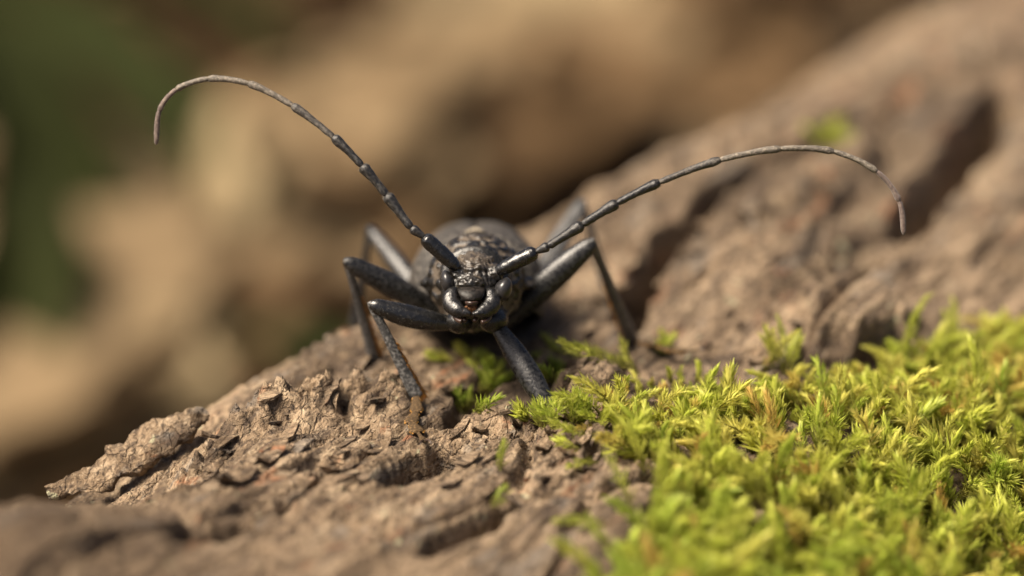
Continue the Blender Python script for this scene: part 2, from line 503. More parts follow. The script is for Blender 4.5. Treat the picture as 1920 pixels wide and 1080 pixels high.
def bark_h(t, s):
    t = np.asarray(t, float); s = np.asarray(s, float)
    wt = t + 0.30 * fbm(t * 0.7, s * 0.7, 3.1, 3); ws = s + 0.16 * fbm(t * 0.7, s * 1.1, 8.7, 4)
    e, cid, ph = plates(wt, ws)
    h = 0.045 * ph * smooth(0.02, 0.16, e) - 0.16 * (1 - smooth(0.0, 0.10, e))
    h = h + 0.08 * fbm(t * 0.25, s * 0.45, 1.0, 3)
    # flaking layers
    n = 2.4 * fbm(wt * 0.17, ws * 0.95, 4.4, 4, 0.45) + 10
    fr = n - np.floor(n)
    h = h + 0.042 * (np.floor(n) + smooth(0.86, 1.0, fr) - 10)
    n = 2.8 * fbm(wt * 0.45, ws * 2.4, 9.4, 4, 0.5) + 10
    fr = n - np.floor(n)
    h = h + 0.016 * (np.floor(n) + smooth(0.8, 1.0, fr) - 10)
    # fibre cracks along the grain and fine crust
    h = h - 0.035 * np.maximum(0, 0.10 - np.abs(perlin(wt * 0.45, ws * 2.0, 2.2))) / 0.10
    rough = 0.4 + 0.9 * smooth(0.05, 0.5, fbm(t * 0.5, s * 0.8, 6.6, 2))
    h = h + rough * (0.013 * (1 - 2 * np.abs(perlin(wt * 2.6, ws * 6.0, 6.2))) + 0.020 * fbm(t * 9, s * 12, 0.3, 3, 0.65))
    h = h + 0.018 * fbm(wt * 0.9, ws * 11, 3.9, 3, 0.6) - 0.055 * np.maximum(0, 0.09 - np.abs(perlin(wt * 0.20, ws * 1.7, 12.2))) / 0.09
    wob = 0.10 * fbm(t * 2.2, s * 2.2, 5.5, 4)
    for P, w, dp in RIDt:
        dd, run = seg_dist(t, s, P)
        h = h + dp * np.exp(-((dd + wob) / w) ** 2) * (1 + 1.1 * fbm(t * 4, s * 5, 7.7, 4, 0.6))
    for (ct, cs), rt, rs, hh, k in LUMPt:
        r = np.hypot((t - ct) / rt, (s - cs) / rs) + 2.6 * wob
        h = h + hh * smooth(1 + k, 1 - k, r)
    for P, w, dp in FURt:
        dd, run = seg_dist(t, s, P)
        ww = w * (0.55 + 0.45 * np.sin(math.pi * np.clip(run, 0.03, 0.97)))
        h = h - dp * (1 - smooth(0.45, 1.15, (dd + 0.9 * wob) / ww))
    # the near swell at the lower left
    h = h + 0.95 * np.exp(-(((t + 4.6) / 1.7) ** 2 + ((s - 1.0) / 1.15) ** 2))
    return h, cid

def surf_ts(t, s):
    P, N_ = base_ts(t, s)
    h, _ = bark_h(t, s)
    return P + N_ * h[..., None], N_

def ground_px(x, y, lift=0.0):
    """where the ray of a pixel first meets the bark, as (right, up, depth)"""
    d = np.arange(-6, 9, 0.01)
    k = (1 + d / FOC) / 200.0
    u, v = (x - 960) * k, (540 - y) * k
    t, s = uv_to_ts(u, d)
    h = bark_h(t, s)[0]
    hit = np.nonzero((v < V0 + SL * d + h * math.hypot(1, SL)) & (s > S_ARC) & (s < S_FRONT))[0]
    if len(hit) and hit[0] > 0 and S_ARC + 0.1 < s[hit[0] - 1] < S_FRONT:
        i = hit[0]
        return np.array([u[i], v[i], d[i]]) + lift * np.array([0, 0.95, -0.31])
    t, s = px_ts(x, y, lambda a, b: bark_h(a, b)[0])
    P, N_ = surf_ts(np.array([t]), np.array([s]))
    return P[0] + N_[0] * lift

def ground_uv(u, d):
    t, s = uv_to_ts(u, d)
    P, N_ = surf_ts(np.atleast_1d(t), np.atleast_1d(s))
    return P, N_

def build_log():
    tt = np.concatenate([np.arange(-12, -4.2, 0.07), np.arange(-4.2, 8, 0.021), np.arange(8, 34, 0.075)])
    ss = np.concatenate([np.arange(-30, -3.4, 0.8), np.arange(-3.4, -1.2, 0.07), np.arange(-1.2, 8.4, 0.021), np.arange(8.4, 13, 0.09), np.arange(13, 34, 0.8)])
    T, S = np.meshgrid(tt, ss, indexing='ij')
    P, N_ = base_ts(T, S)
    h, cid = bark_h(T, S)
    X = W(P + N_ * h[..., None])
    nt, ns = T.shape
    idx = np.arange(nt * ns).reshape(nt, ns)
    F = np.stack([idx[:-1, :-1], idx[:-1, 1:], idx[1:, 1:], idx[1:, :-1]], -1).reshape(-1, 4)
    fc = cid[:-1, :-1].ravel()
    base = W(np.array([1.5, -6.0, 6.0])); base[2] = 0.0
    root = empty('fallen_log', base)
    tag(root, 'fallen log with cracked brown bark that the black beetle stands on', 'log')
    Xf = X.reshape(-1, 3); A = np.stack([T, S, h], -1).reshape(-1, 3)
    # smooth normals over plate borders: every plate keeps the normals of the whole sheet
    flank = []
    St, Tt = S[:-1, :-1].ravel(), T[:-1, :-1].ravel()
    for c in np.unique(fc):
        sel = fc == c
        f = F[sel]
        if len(f) < 30:
            flank.append(f); continue
        ms, mt = St[sel].mean(), Tt[sel].mean()
        if ms < -2.2 or ms > 11.5 or mt < -6.5 or mt > 24:
            flank.append(f); continue
        ids, inv = np.unique(f, return_inverse=True)
        mesh_obj('bark_plate', Xf[ids], inv.reshape(f.shape), M['bark'], root, True, base, {'ts': A[ids]})
    if flank:
        f = np.vstack(flank); ids, inv = np.unique(f, return_inverse=True)
        mesh_obj('bark_flank', Xf[ids], inv.reshape(f.shape), M['bark'], root, True, base, {'ts': A[ids]})['kind'] = 'stuff'
    return root, base

LOG, LOGB = build_log()

def bark_flake(path, width, thick, tilt, seed, nu=60, nv=16):
    """loose curled flake of bark along a path (list of (u,v,d)), a child of the log"""
    c = catmull(path, nu // (len(path) - 1)); n = len(c)
    T = np.gradient(c, axis=0); T /= np.linalg.norm(T, axis=1)[:, None]
    up = np.array([0, 0.95, -0.31]); S = np.cross(T, up); S /= np.linalg.norm(S, axis=1)[:, None]
    U = np.cross(S, T)
    k = np.linspace(0, 1, n)
    w = width * (np.sin(math.pi * np.clip(k * 0.93 + 0.05, 0, 1)) ** 0.6) * (1 + 0.35 * perlin(k * 9, seed, 0.5))
    th = np.arange(nv) / nv * 2 * math.pi
    ct, st = np.cos(th), np.sin(th)
    ct = np.sign(ct) * np.abs(ct) ** 0.7; st = np.sign(st) * np.abs(st) ** 0.7
    a = tilt
    X = ct[None] * w[:, None]; Y = st[None] * thick * (0.4 + 0.6 * np.sin(math.pi * k))[:, None]
    X, Y = X * math.cos(a) - Y * math.sin(a), X * math.sin(a) + Y * math.cos(a)
    V = c[:, None] + S[:, None] * X[..., None] + U[:, None] * Y[..., None]
    nn = fbm(V[..., 0] * 4, V[..., 1] * 4 + seed, V[..., 2] * 4, 5, 0.6)
    V = V + U[:, None] * (0.07 * nn)[..., None] + S[:, None] * (0.06 * fbm(V[..., 0] * 5 + 9, V[..., 1] * 5, V[..., 2] * 5 + seed, 4))[..., None]
    verts = np.vstack([V.reshape(-1, 3), c[0], c[-1]])
    F = []
    for i in range(n - 1):
        for j in range(nv):
            q = (j + 1) % nv
            F.append((i * nv + j, (i + 1) * nv + j, (i + 1) * nv + q, i * nv + q))
    for j in range(nv):
        q = (j + 1) % nv
        F.append((n * nv, j, q)); F.append((n * nv + 1, (n - 1) * nv + q, (n - 1) * nv + j))
    t, s = uv_to_ts(verts[:, 0], verts[:, 2])
    o = mesh_obj('bark_flake', W(verts), F, M['bark'], LOG, True, LOGB, {'ts': np.stack([t + seed, s, verts[:, 1]], 1)})
    return o

bark_flake([px(90, 930, 0.25), px(190, 890, 0.3), px(262, 842, 0.4), px(325, 805, 0.5), px(388, 772, 0.6)], 0.20, 0.07, 0.5, 3.3)['label'] = 'dark curled bark flake lifted off the edge of the log'
bark_flake([px(560, 700, 2.2), px(620, 668, 2.3), px(700, 628, 2.5)], 0.22, 0.06, 0.3, 7.1)

def chips(n):
    """thin loose bark scales lying on the log"""
    cr = np.random.default_rng(77)
    for i in range(n):
        if i < n * 0.7: u_, d_ = cr.uniform(-3.6, 1.0), cr.uniform(-1.6, 1.6)
        else: u_, d_ = cr.uniform(0.5, 4.5), cr.uniform(1.5, 6.0)
        t, s_ = uv_to_ts(u_, d_)
        if not (S_ARC - 0.4 < s_ < S_FRONT + 1.0): continue
        if abs(u_ + 0.9) < 0.28 and abs(d_ - 0.1) < 0.9: continue        # where the fore foot stands
        P, N_ = surf_ts(np.array([t]), np.array([s_])); P, N_ = P[0], N_[0]
        a = np.array([TA[0], SL * TA[1], TA[1]]); a /= np.linalg.norm(a); a = a + cr.normal(0, 0.14, 3); a -= N_ * (a @ N_); a /= np.linalg.norm(a)
        nn = N_ + cr.normal(0, 0.22, 3); nn /= np.linalg.norm(nn); a -= nn * (a @ nn); a /= np.linalg.norm(a); b = np.cross(nn, a)
        L = cr.uniform(0.08, 0.26) * (1.6 if i % 7 == 0 else 1); w = L * cr.uniform(0.18, 0.42); th = cr.uniform(0.008, 0.022)
        m = 11
        ang = np.arange(m) / m * 2 * math.pi + cr.normal(0, 0.12, m); rr = cr.uniform(0.65, 1.15, m)
        x, y = L * rr * np.cos(ang), w * rr * np.sin(ang)
        curl = cr.uniform(-0.6, 1.4)
        top = P + nn * 0.012 + x[:, None] * a + y[:, None] * b + (th + curl * (x * x + y * y) * 2.0)[:, None] * nn
        bot = top - nn * th * 1.6
        V = np.vstack([top, bot, P + nn * (0.012 + th), P + nn * (0.012 - th * 0.6)])
        F = [(2 * m, j, (j + 1) % m) for j in range(m)] + [(2 * m + 1, m + (j + 1) % m, m + j) for j in range(m)] + [(j, m + j, m + (j + 1) % m, (j + 1) % m) for j in range(m)]
        mesh_obj('bark_flake', W(V), F, M['bark'], LOG, False, LOGB, {'ts': np.stack([t + 3 * i + V[:, 0] * 0.6, s_ + i + V[:, 2], V[:, 1]], 1)})
chips(230)

# ------------------------------------------------------------------ moss
def shoot(rg, L, nleaf, ll, spread, bend, tube=0.008):
    """one leafy moss shoot growing along +z; -> verts, tri faces, (age, random)"""
    k = np.linspace(0, 1, nleaf)
    az = rg.uniform(0, 6.28)
    def stem(q):
        a = bend * q
        r = L * (1 - np.cos(a)) / max(bend, 1e-3); z = L * np.sin(a) / max(bend, 1e-3)
        return np.stack([r * math.cos(az), r * math.sin(az), z], -1), np.stack([np.sin(a) * math.cos(az), np.sin(a) * math.sin(az), np.cos(a)], -1)
    P, T = stem(0.06 + 0.94 * k)
    ang = np.arange(nleaf) * 2.4 + rg.uniform(0, 6.28) + rg.normal(0, 0.35, nleaf)
    e1 = np.cross(T, np.array([0.3, 0.9, 0.1])); e1 /= np.linalg.norm(e1, axis=1)[:, None]
    e2 = np.cross(T, e1)
    out = e1 * np.cos(ang)[:, None] + e2 * np.sin(ang)[:, None]
    sp = spread * (1 - 0.62 * k ** 2) * rg.uniform(0.75, 1.25, nleaf)
    ax = T * np.cos(sp)[:, None] + out * np.sin(sp)[:, None]
    inner = -T * np.sin(sp)[:, None] + out * np.cos(sp)[:, None]      # away from stem, across the leaf
    side = np.cross(ax, inner)
    ln = ll * rg.uniform(0.7, 1.25, nleaf) * (0.6 + 0.4 * np.sin(math.pi * np.clip(k * 0.8 + 0.15, 0, 1)))
    wd = ln * 0.072
    b = P
    m = P + ax * (ln * 0.40)[:, None] + inner * (ln * 0.10)[:, None]
    l = P + ax * (ln * 0.36)[:, None] + side * wd[:, None]
    r_ = P + ax * (ln * 0.36)[:, None] - side * wd[:, None]
    tip = P + ax * ln[:, None] - inner * (ln * rg.uniform(-0.15, 0.28, nleaf))[:, None]
    V = np.stack([b, l, r_, m, tip], 1).reshape(-1, 3)
    f0 = np.array([[0, 1, 3], [0, 3, 2], [1, 4, 3], [3, 4, 2]])
    F = (f0[None] + 5 * np.arange(nleaf)[:, None, None]).reshape(-1, 3)
    age = np.repeat(smooth(0.0, 0.55, k), 5).reshape(-1, 5); age[:, 4] = np.minimum(1, age[:, 4] + 0.25)
    rnd = np.repeat(rg.uniform(0, 1, nleaf) ** 2, 5).reshape(-1, 5); rnd[:, 4] = np.minimum(1, rnd[:, 4] + 0.3)
    # stem: three-sided tube
    q = np.linspace(0, 0.97, 6); SP, ST = stem(q)
    f1 = np.cross(ST, np.array([0.3, 0.9, 0.1])); f1 /= np.linalg.norm(f1, axis=1)[:, None]; f2 = np.cross(ST, f1)
    rings = np.stack([SP + tube * (f1 * math.cos(a) + f2 * math.sin(a)) for a in (0, 2.1, 4.2)], 1).reshape(-1, 3)
    SF = []
    for i in range(5):
        for j in range(3):
            a0, a1 = i * 3 + j, i * 3 + (j + 1) % 3
            SF += [(a0, a1, a1 + 3), (a0, a1 + 3, a0 + 3)]
    leaves = (V, F, age.ravel(), rnd.ravel())
    stemm = (rings, np.array(SF), np.full(18, 0.3), np.full(18, 0.1))
    return leaves, stemm

rg = np.random.default_rng(11)
VARS = []
for i in range(22):
    L = rg.uniform(0.30, 0.62)
    VARS.append(shoot(rg, L, int(36 + L * 75), rg.uniform(0.13, 0.19), rg.uniform(0.5, 1.0), rg.uniform(0.3, 1.4)))

def orient(direction, spin):
    z = np.asarray(direction, float); z = z / np.linalg.norm(z)
    x = np.cross([0.2, 0.95, 0.3], z); x /= np.linalg.norm(x); y = np.cross(z, x)
    c, s = math.cos(spin), math.sin(spin)
    return np.stack([x * c + y * s, y * c - x * s, z], 1)

def in_poly(x, y, poly):
    inside = np.zeros(np.shape(x), bool); n = len(poly); j = n - 1
    for i in range(n):
        xi, yi = poly[i]; xj, yj = poly[j]
        m = ((yi > y) != (yj > y)) & (x < (xj - xi) * (y - yi) / (yj - yi + 1e-12) + xi)
        inside ^= m; j = i
    return inside

def plane_to_px(u, d):
    v = V0 + SL * d
    k = 200.0 / (1 + d / FOC)
    return 960 + u * k, 540 - v * k

# outline of the cushion where it meets the bark
CUSHION = [(1105, 830), (1125, 790), (1160, 775), (1215, 730), (1230, 712), (1290, 712), (1340, 730), (1420, 722), (1480, 712), (1560, 715),
           (1660, 688), (1730, 652), (1800, 632), (1920, 615), (2300, 580), (2500, 1000), (2300, 1600), (1500, 1600), (1120, 1300), (1090, 1120),
           (1150, 1040), (1250, 1000), (1235, 925), (1190, 870)]
BARE = [[(1455, 800), (1500, 780), (1530, 850), (1490, 880), (1450, 860)], [(1340, 985), (1430, 960), (1460, 985), (1370, 1015)],
        [(1500, 735), (1560, 730), (1570, 770), (1520, 780)]]

def moss_mass():
    V, F, A = [], [], []
    off = 0
    n_try = 30000
    t = rg.uniform(-6.0, 9.5, n_try); s = rg.uniform(1.2, 12.0, n_try)
    G, N_ = base_ts(t, s)
    XY = project(G); X, Y = XY[:, 0], XY[:, 1]
    jx = X + 30 * perlin(t * 3, s * 3, 0.4); jy = Y + 18 * perlin(t * 3, s * 3, 5.4)
    ok = in_poly(jx, jy, CUSHION)
    for b in BARE: ok &= ~in_poly(jx, jy, b)
    dens = 0.62 + 0.5 * fbm(t * 1.2, s * 1.2, 2.0, 3)
    dens = np.where((X > 1990) | (Y > 1200), dens * 0.45, dens)      # thinner past the cushion's crown
    ok &= rg.uniform(0, 1, n_try) < dens * 0.95
    t, s, X, Y = t[ok], s[ok], X[ok], Y[ok]
    G, N_ = surf_ts(t, s)
    u, d = G[:, 0], G[:, 2]
    clump = fbm(u * 1.5, d * 1.5, 9.0, 3)
    brown = fbm(u * 0.9 + 4, d * 0.9, 3.0, 3)
    # the cushion is thicker away from its rim
    thick = 0.22 * smooth(1200, 1600, X) * smooth(720, 860, Y) + 0.10 * np.maximum(0, clump)
    for i in range(len(u)):
        lv, st = VARS[rg.integers(len(VARS))]
        lean = np.array([0.75 * perlin(u[i] * 1.6, d[i] * 1.6, 1.5) - 0.10, 0.0, 0.8 * perlin(u[i] * 1.6, d[i] * 1.6, 7.5) - 0.25])
        dr = N_[i] * 0.8 + np.array([0, 0.35, 0]) + 1.25 * lean + rg.normal(0, 0.33, 3)
        if dr[1] < 0.15: dr[1] = 0.15
        Mx = orient(dr, rg.uniform(0, 6.28))
        sc_ = rg.uniform(0.45, 1.15) * (1 + 0.25 * clump[i]) * (0.70 + 0.30 * smooth(720, 830, Y[i])) * (1 - 0.42 * (1 - smooth(1300, 1400, X[i])) * (1 - smooth(760, 810, Y[i])))
        p0 = G[i] + N_[i] * (thick[i] * rg.uniform(0.0, 1.0) - 0.04)
        hue = 1.0 if rg.uniform() < 0.035 else np.clip(0.60 + 0.14 * rg.normal() + 0.14 * clump[i] + 0.34 * max(0, brown[i] - 0.1) - 0.18 * smooth(-0.8, -2.4, d[i]), 0, 1)
        for v, f, a, r in (lv, st):
            V.append((v * sc_) @ Mx.T + p0); F.append(f + off); off += len(v)
            A.append(np.stack([np.full(len(v), hue), a, r], 1))
    o = mesh_obj('moss_cushion', W(np.vstack(V)), np.vstack(F), M['moss'], None, True, None, {'tint': np.vstack(A)})
    tag(o, 'yellow green feathery moss cushion spreading over the bark of the log', 'moss', kind='stuff')
    return len(u)

NM = moss_mass()
print('moss shoots', NM)

def moss_sprig(label, specs, group=None):
    """a small separate tuft: specs = (x, y, dx, dy, dd, length scale, hue) with a root pixel and a growth direction"""
    roots = [ground_px(sx, sy) for sx, sy, *_ in specs]
    base = W(roots[0])
    root = empty('moss_tuft', base)
    tag(root, label, 'moss', group)
    for (sx, sy, dx, dy, dd, ls, hue), g in zip(specs, roots):
        lv, st = shoot(rg, 0.42 * ls, int(24 + 16 * ls), 0.125, 0.75, rg.uniform(0.2, 0.7))
        Mx = orient((dx, dy, dd), rg.uniform(0, 6.28))
        p0 = g - np.array([0, 0.03, 0])
        out = []
        for nm, (v, f, a, r) in (('stem', st), ('leaf_spray', lv)):
            vv = v @ Mx.T + p0
            out.append(mesh_obj(nm, W(vv), f, M['moss'], root, True, base, {'tint': np.stack([np.full(len(v), hue), a, r], 1)}))
    return root

def tuft_specs(cx, cy, n, sx, sy, hue, ls=0.8, lean=(0, 1, -0.3), jit=0.45):
    out = []
    for i in range(n):
        out.append((cx + rg.normal() * sx, cy + rg.normal() * sy, lean[0] + rg.normal() * jit, lean[1] + abs(rg.normal()) * 0.2, lean[2] + rg.normal() * jit,
                    ls * rg.uniform(0.75, 1.2), float(np.clip(hue + rg.normal() * 0.12, 0, 1))))
    return out

moss_sprig('dense bright green moss tuft hiding the foot of the beetle front leg', tuft_specs(1035, 795, 12, 16, 7, 0.42, 0.62, (-0.25, 1, -0.3)) + tuft_specs(1080, 800, 14, 13, 6, 0.45, 0.75, (0.05, 1, -0.3)) + tuft_specs(1000, 785, 5, 8, 4, 0.45, 0.55, (-1, 0.5, 0)))
moss_sprig('pale moss sprig lying flat on bark below the dense tuft', [(1115, 845, -1, 0.25, -0.2, 1.0, 0.6), (1130, 850, -1, 0.05, -0.4, 0.9, 0.55), (1150, 838, -0.8, 0.5, 0, 0.8, 0.65), (1095, 838, -1, 0.35, 0.1, 0.7, 0.6)])
moss_sprig('dark green moss sprigs in the hollow between the two front legs', tuft_specs(875, 770, 7, 14, 9, 0.22, 0.55, (-0.1, 1, 0), 0.7) + tuft_specs(905, 730, 6, 12, 9, 0.3, 0.6, (0.1, 1, 0), 0.7))
moss_sprig('light green moss sprig growing on bark right under the beetle head', tuft_specs(885, 680, 4, 12, 6, 0.5, 0.6, (-0.2, 1, 0), 0.6) + tuft_specs(845, 672, 3, 12, 4, 0.5, 0.5, (-1, 0.6, 0), 0.3))
moss_sprig('small moss sprig beside the right edge of the front leg', tuft_specs(925, 705, 5, 10, 6, 0.42, 0.55, (0.3, 1, 0), 0.6))
moss_sprig('trailing moss strand creeping over bark towards the middle leg foot', [(1060, 665, -1, 0.25, 0, 0.8, 0.5), (1085, 668, -1, 0.35, 0, 1.0, 0.55), (1115, 675, -1, 0.45, 0, 1.0, 0.6), (1150, 680, -1, 0.6, 0, 1.1, 0.6), (1185, 690, -1, 0.7, 0, 1.0, 0.6), (1200, 700, -0.8, 0.9, 0, 1.0, 0.65), (1140, 668, -1, 0.8, 0, 0.8, 0.62)])
moss_sprig('dark moss sprig between grey bark knob and beetle front leg', tuft_specs(1035, 715, 6, 9, 10, 0.15, 0.5, (0, 1, 0.1), 0.6))
moss_sprig('short moss sprig on bark behind the middle leg foot', tuft_specs(1255, 668, 4, 12, 4, 0.55, 0.6, (-0.2, 1, 0), 0.5))
moss_sprig('fan of upright moss sprigs standing before the reddish bark slope', tuft_specs(1475, 700, 9, 22, 6, 0.66, 1.25, (-0.15, 1, 0), 0.4))
moss_sprig('tall thin lone moss shoot rising above the cushion', [(1692, 690, 0.05, 1, 0, 1.9, 0.6), (1700, 692, -0.1, 1, 0, 1.5, 0.55)])
moss_sprig('open spray of moss shoots at the far rim of the cushion', [(1790, 650, 0.1, 1, 0, 1.2, 0.6), (1830, 655, 0.5, 0.8, 0, 1.2, 0.6), (1860, 660, 0.9, 0.7, 0, 1.2, 0.62), (1890, 650, 0.8, 0.4, 0, 1.3, 0.6), (1805, 650, -0.3, 1, 0, 1.0, 0.6)])
moss_sprig('blurred moss shoots leaning out over bare bark at the near rim', [(1150, 985, -1, 0.5, -0.3, 1.3, 0.5), (1190, 960, -0.3, 1, -0.3, 1.5, 0.55), (1215, 940, 0.5, 1, -0.4, 1.3, 0.6), (1165, 1020, -0.8, 0.6, -0.6, 1.2, 0.35), (1240, 925, -0.1, 1, -0.3, 1.2, 0.6)])
moss_sprig('small lone green moss patch far along the log', tuft_specs(1552, 272, 7, 12, 4, 0.4, 0.9, (0, 1, 0), 0.8))
moss_sprig('small moss sprig growing in the near bark furrow', tuft_specs(915, 965, 4, 14, 6, 0.35, 0.6, (0.3, 1, 0), 0.5))

# ------------------------------------------------------------------ the beetle
BB = W(np.array([-0.35, -1.05, 0.8]))
beetle = empty('longhorn_beetle', BB)
tag(beetle, 'black longhorn beetle with long jointed antennae standing on the bark', 'beetle')

def ell(bm, c, r):
    m = Matrix.Translation(Vector(c)) @ Matrix.Diagonal((*r, 1.0))
    bmesh.ops.create_uvsphere(bm, u_segments=28, v_segments=18, radius=1.0, matrix=m)

def build_body():
    bm = bmesh.new()
    E = lambda x, y, d, a, b, c: ell(bm, px(x, y, d), (a, b, c))
    # hind body under the wing covers
    E(893, 545, 3.1, 0.55, 0.40, 2.0)
    E(893, 555, 2.0, 0.50, 0.38, 0.75)
    # pronotum, its collar and side knobs
    E(893, 527, 1.02, 0.47, 0.455, 0.46)
    E(892, 520, 1.35, 0.44, 0.44, 0.22)
    E(890, 523, 0.62, 0.33, 0.32, 0.20)
    E(806, 530, 1.04, 0.09, 0.06, 0.09); E(987, 533, 1.04, 0.09, 0.06, 0.09)
    E(893, 590, 0.75, 0.30, 0.16, 0.40)
    # head
    E(891, 512, 0.32, 0.225, 0.20, 0.34)
    E(888, 532, 0.20, 0.275, 0.21, 0.24)
    E(885, 553, 0.12, 0.235, 0.17, 0.20)
    E(845, 552, 0.14, 0.085, 0.12, 0.14); E(929, 557, 0.14, 0.085, 0.12, 0.14)
    E(885, 533, -0.03, 0.13, 0.07, 0.06)
    E(860, 507, 0.10, 0.085, 0.08, 0.10); E(927, 513, 0.10, 0.09, 0.08, 0.10)
    E(884, 585, 0.30, 0.17, 0.07, 0.20)
    E(884, 574, 0.06, 0.15, 0.075, 0.10)
    me = bpy.data.meshes.new('tmp'); bm.to_mesh(me); bm.free()
    o = bpy.data.objects.new('tmp', me); col.objects.link(o)
    r = o.modifiers.new('r', 'REMESH'); r.mode = 'VOXEL'; r.voxel_size = 0.0135
    s = o.modifiers.new('s', 'SMOOTH'); s.factor = 0.5; s.iterations = 3
    dg = bpy.context.evaluated_depsgraph_get()
    ev = o.evaluated_get(dg).to_mesh()
    n = len(ev.vertices)
    co = np.empty(n * 3); ev.vertices.foreach_get('co', co); co = co.reshape(-1, 3)
    no = np.empty(n * 3); ev.vertices.foreach_get('normal', no); no = no.reshape(-1, 3)
    faces = [tuple(p.vertices) for p in ev.polygons]
    bpy.data.objects.remove(o)
    x, y, z = co.T
    pro = smooth(0.52, 0.66, z) * (1 - smooth(1.42, 1.55, z))
    head = 1 - smooth(0.42, 0.5, z)
    k = perlin(x * 11.5, y * 13, z * 8) + 0.45 * perlin(x * 20, y * 20, z * 16 + 3)
    disp = pro * (0.040 * np.clip(k, -0.28, 0.45)) + head * (0.010 * perlin(x * 20, y * 20, z * 20) + 0.009 * perlin(x * 38, y * 38, z * 38))
    # the front rim of the pronotum and a groove behind it
    rim = np.exp(-((z - 0.56) / 0.035) ** 2) * smooth(-0.2, 0.1, y)
    disp = disp + 0.022 * rim * (1 - head) - 0.02 * np.exp(-((z - 0.48) / 0.03) ** 2)
    # midline furrow of the face and cross wrinkles on the crown
    fx = x + 0.36 + 0.06 * (0.1 - y)
    disp = disp - head * 0.016 * np.exp(-(fx / 0.018) ** 2) * smooth(0.09, 0.15, y)
    disp = disp + head * 0.012 * fbm(x * 30, y * 30, z * 30, 2, 0.6) * smooth(-0.15, 0.0, y)
    disp = disp + head * 0.010 * np.sin(y * 75 + 3 * perlin(x * 9, 0, 1)) * smooth(0.12, 0.2, y)
    dust = pro * (1 - smooth(-0.25, 0.0, k)) * 0.6 + head * (0.04 + 0.32 * smooth(0.1, 0.5, perlin(x * 16, y * 16, z * 16 + 9)) + 0.30 * smooth(0.16, 0.26, y)) * smooth(-0.12, 0.12, y)
    dust = dust + pro * 0.30 * smooth(0.42, 0.56, y) + 0.25 * smooth(-0.05, -0.35, y) * pro
    co = co + no * disp[:, None]
    return mesh_obj('body', W(co), faces, M['body'], beetle, True, BB, {'dust': np.clip(dust, 0, 1)})
build_body()

def part(name, lf, mat, parent=beetle, attrs=None):
    v, f = lf
    return mesh_obj(name, W(v), f, mat, parent, True, BB, attrs)

# wing covers
def wing_cover(sgn):
    prof = np.array([  # d, half width, top, base height
        (1.50, 0.46, 0.40, -0.10), (1.58, 0.60, 0.50, -0.13), (1.72, 0.665, 0.565, -0.15), (2.0, 0.69, 0.62, -0.17), (2.5, 0.695, 0.665, -0.18),
        (3.2, 0.68, 0.70, -0.18), (4.0, 0.62, 0.68, -0.16), (4.6, 0.51, 0.56, -0.12), (5.1, 0.32, 0.36, -0.06), (5.35, 0.08, 0.12, -0.02)])
    C = catmull(prof, 6); n, m = len(C), 26
    ph = np.linspace(0.0, math.radians(112), m)
    V = np.zeros((n, m, 3))
    for i, (d, w, top, b) in enumerate(C):
        w = max(w, 0.03); hgt = max(top - b, 0.05)
        uc = (893 - 960) / 200 * (1 + d / FOC)
        xs = np.abs(np.sin(ph)) ** 0.84 * w + 0.006
        zs = b + hgt * np.sign(np.cos(ph)) * np.abs(np.cos(ph)) ** 0.84
        zs = np.where(np.cos(ph) < 0, b + 0.45 * hgt * np.cos(ph), zs)
        V[i, :, 0] = uc + sgn * xs; V[i, :, 1] = zs; V[i, :, 2] = d
        sh = math.exp(-((d - 1.72) / 0.22) ** 2)
        V[i, :, 1] += 0.05 * sh * np.exp(-((ph - 0.95) / 0.25) ** 2)      # shoulder bump
        V[i, :, 1] -= 0.018 * np.exp(-(ph / 0.07) ** 2)                  # suture groove
    q = V.reshape(-1, 3)
    q = q + (0.010 * fbm(q[:, 0] * 11, q[:, 1] * 11, q[:, 2] * 8, 3, 0.6))[:, None] * np.array([0.3 * sgn, 1, 0])
    F = []
    for i in range(n - 1):
        for j in range(m - 1):
            a = i * m + j
            F.append((a, a + 1, a + m + 1, a + m) if sgn > 0 else (a, a + m, a + m + 1, a + 1))
    o = part('wing_cover', (q, F), M['elytra'])
    so = o.modifiers.new('thickness', 'SOLIDIFY'); so.thickness = 0.025; so.offset = -1
    return o
wing_cover(-1); wing_cover(1)
# scutellum: the small pale haired shield between the wing covers
sv = []
for yy, hw in ((0, 0.10), (0.35, 0.09), (0.7, 0.055), (1.0, 0.01)):
    for kx in (-1, -0.5, 0, 0.5, 1):
        sv.append(px(891, 434, 1.62)[:] + np.array([kx * hw, 0.022 * yy + 0.03 * (1 - kx * kx), 0.24 * yy]))
SF_ = [(r * 5 + c, r * 5 + c + 1, (r + 1) * 5 + c + 1, (r + 1) * 5 + c) for r in range(3) for c in range(4)]
sco = part('scutellum', (np.array(sv), SF_), mat_plain('pale_scutellum_hair', (0.30, 0.26, 0.20), 0.8, 0.2, 0.4, 30))
so = sco.modifiers.new('thickness', 'SOLIDIFY'); so.thickness = 0.03

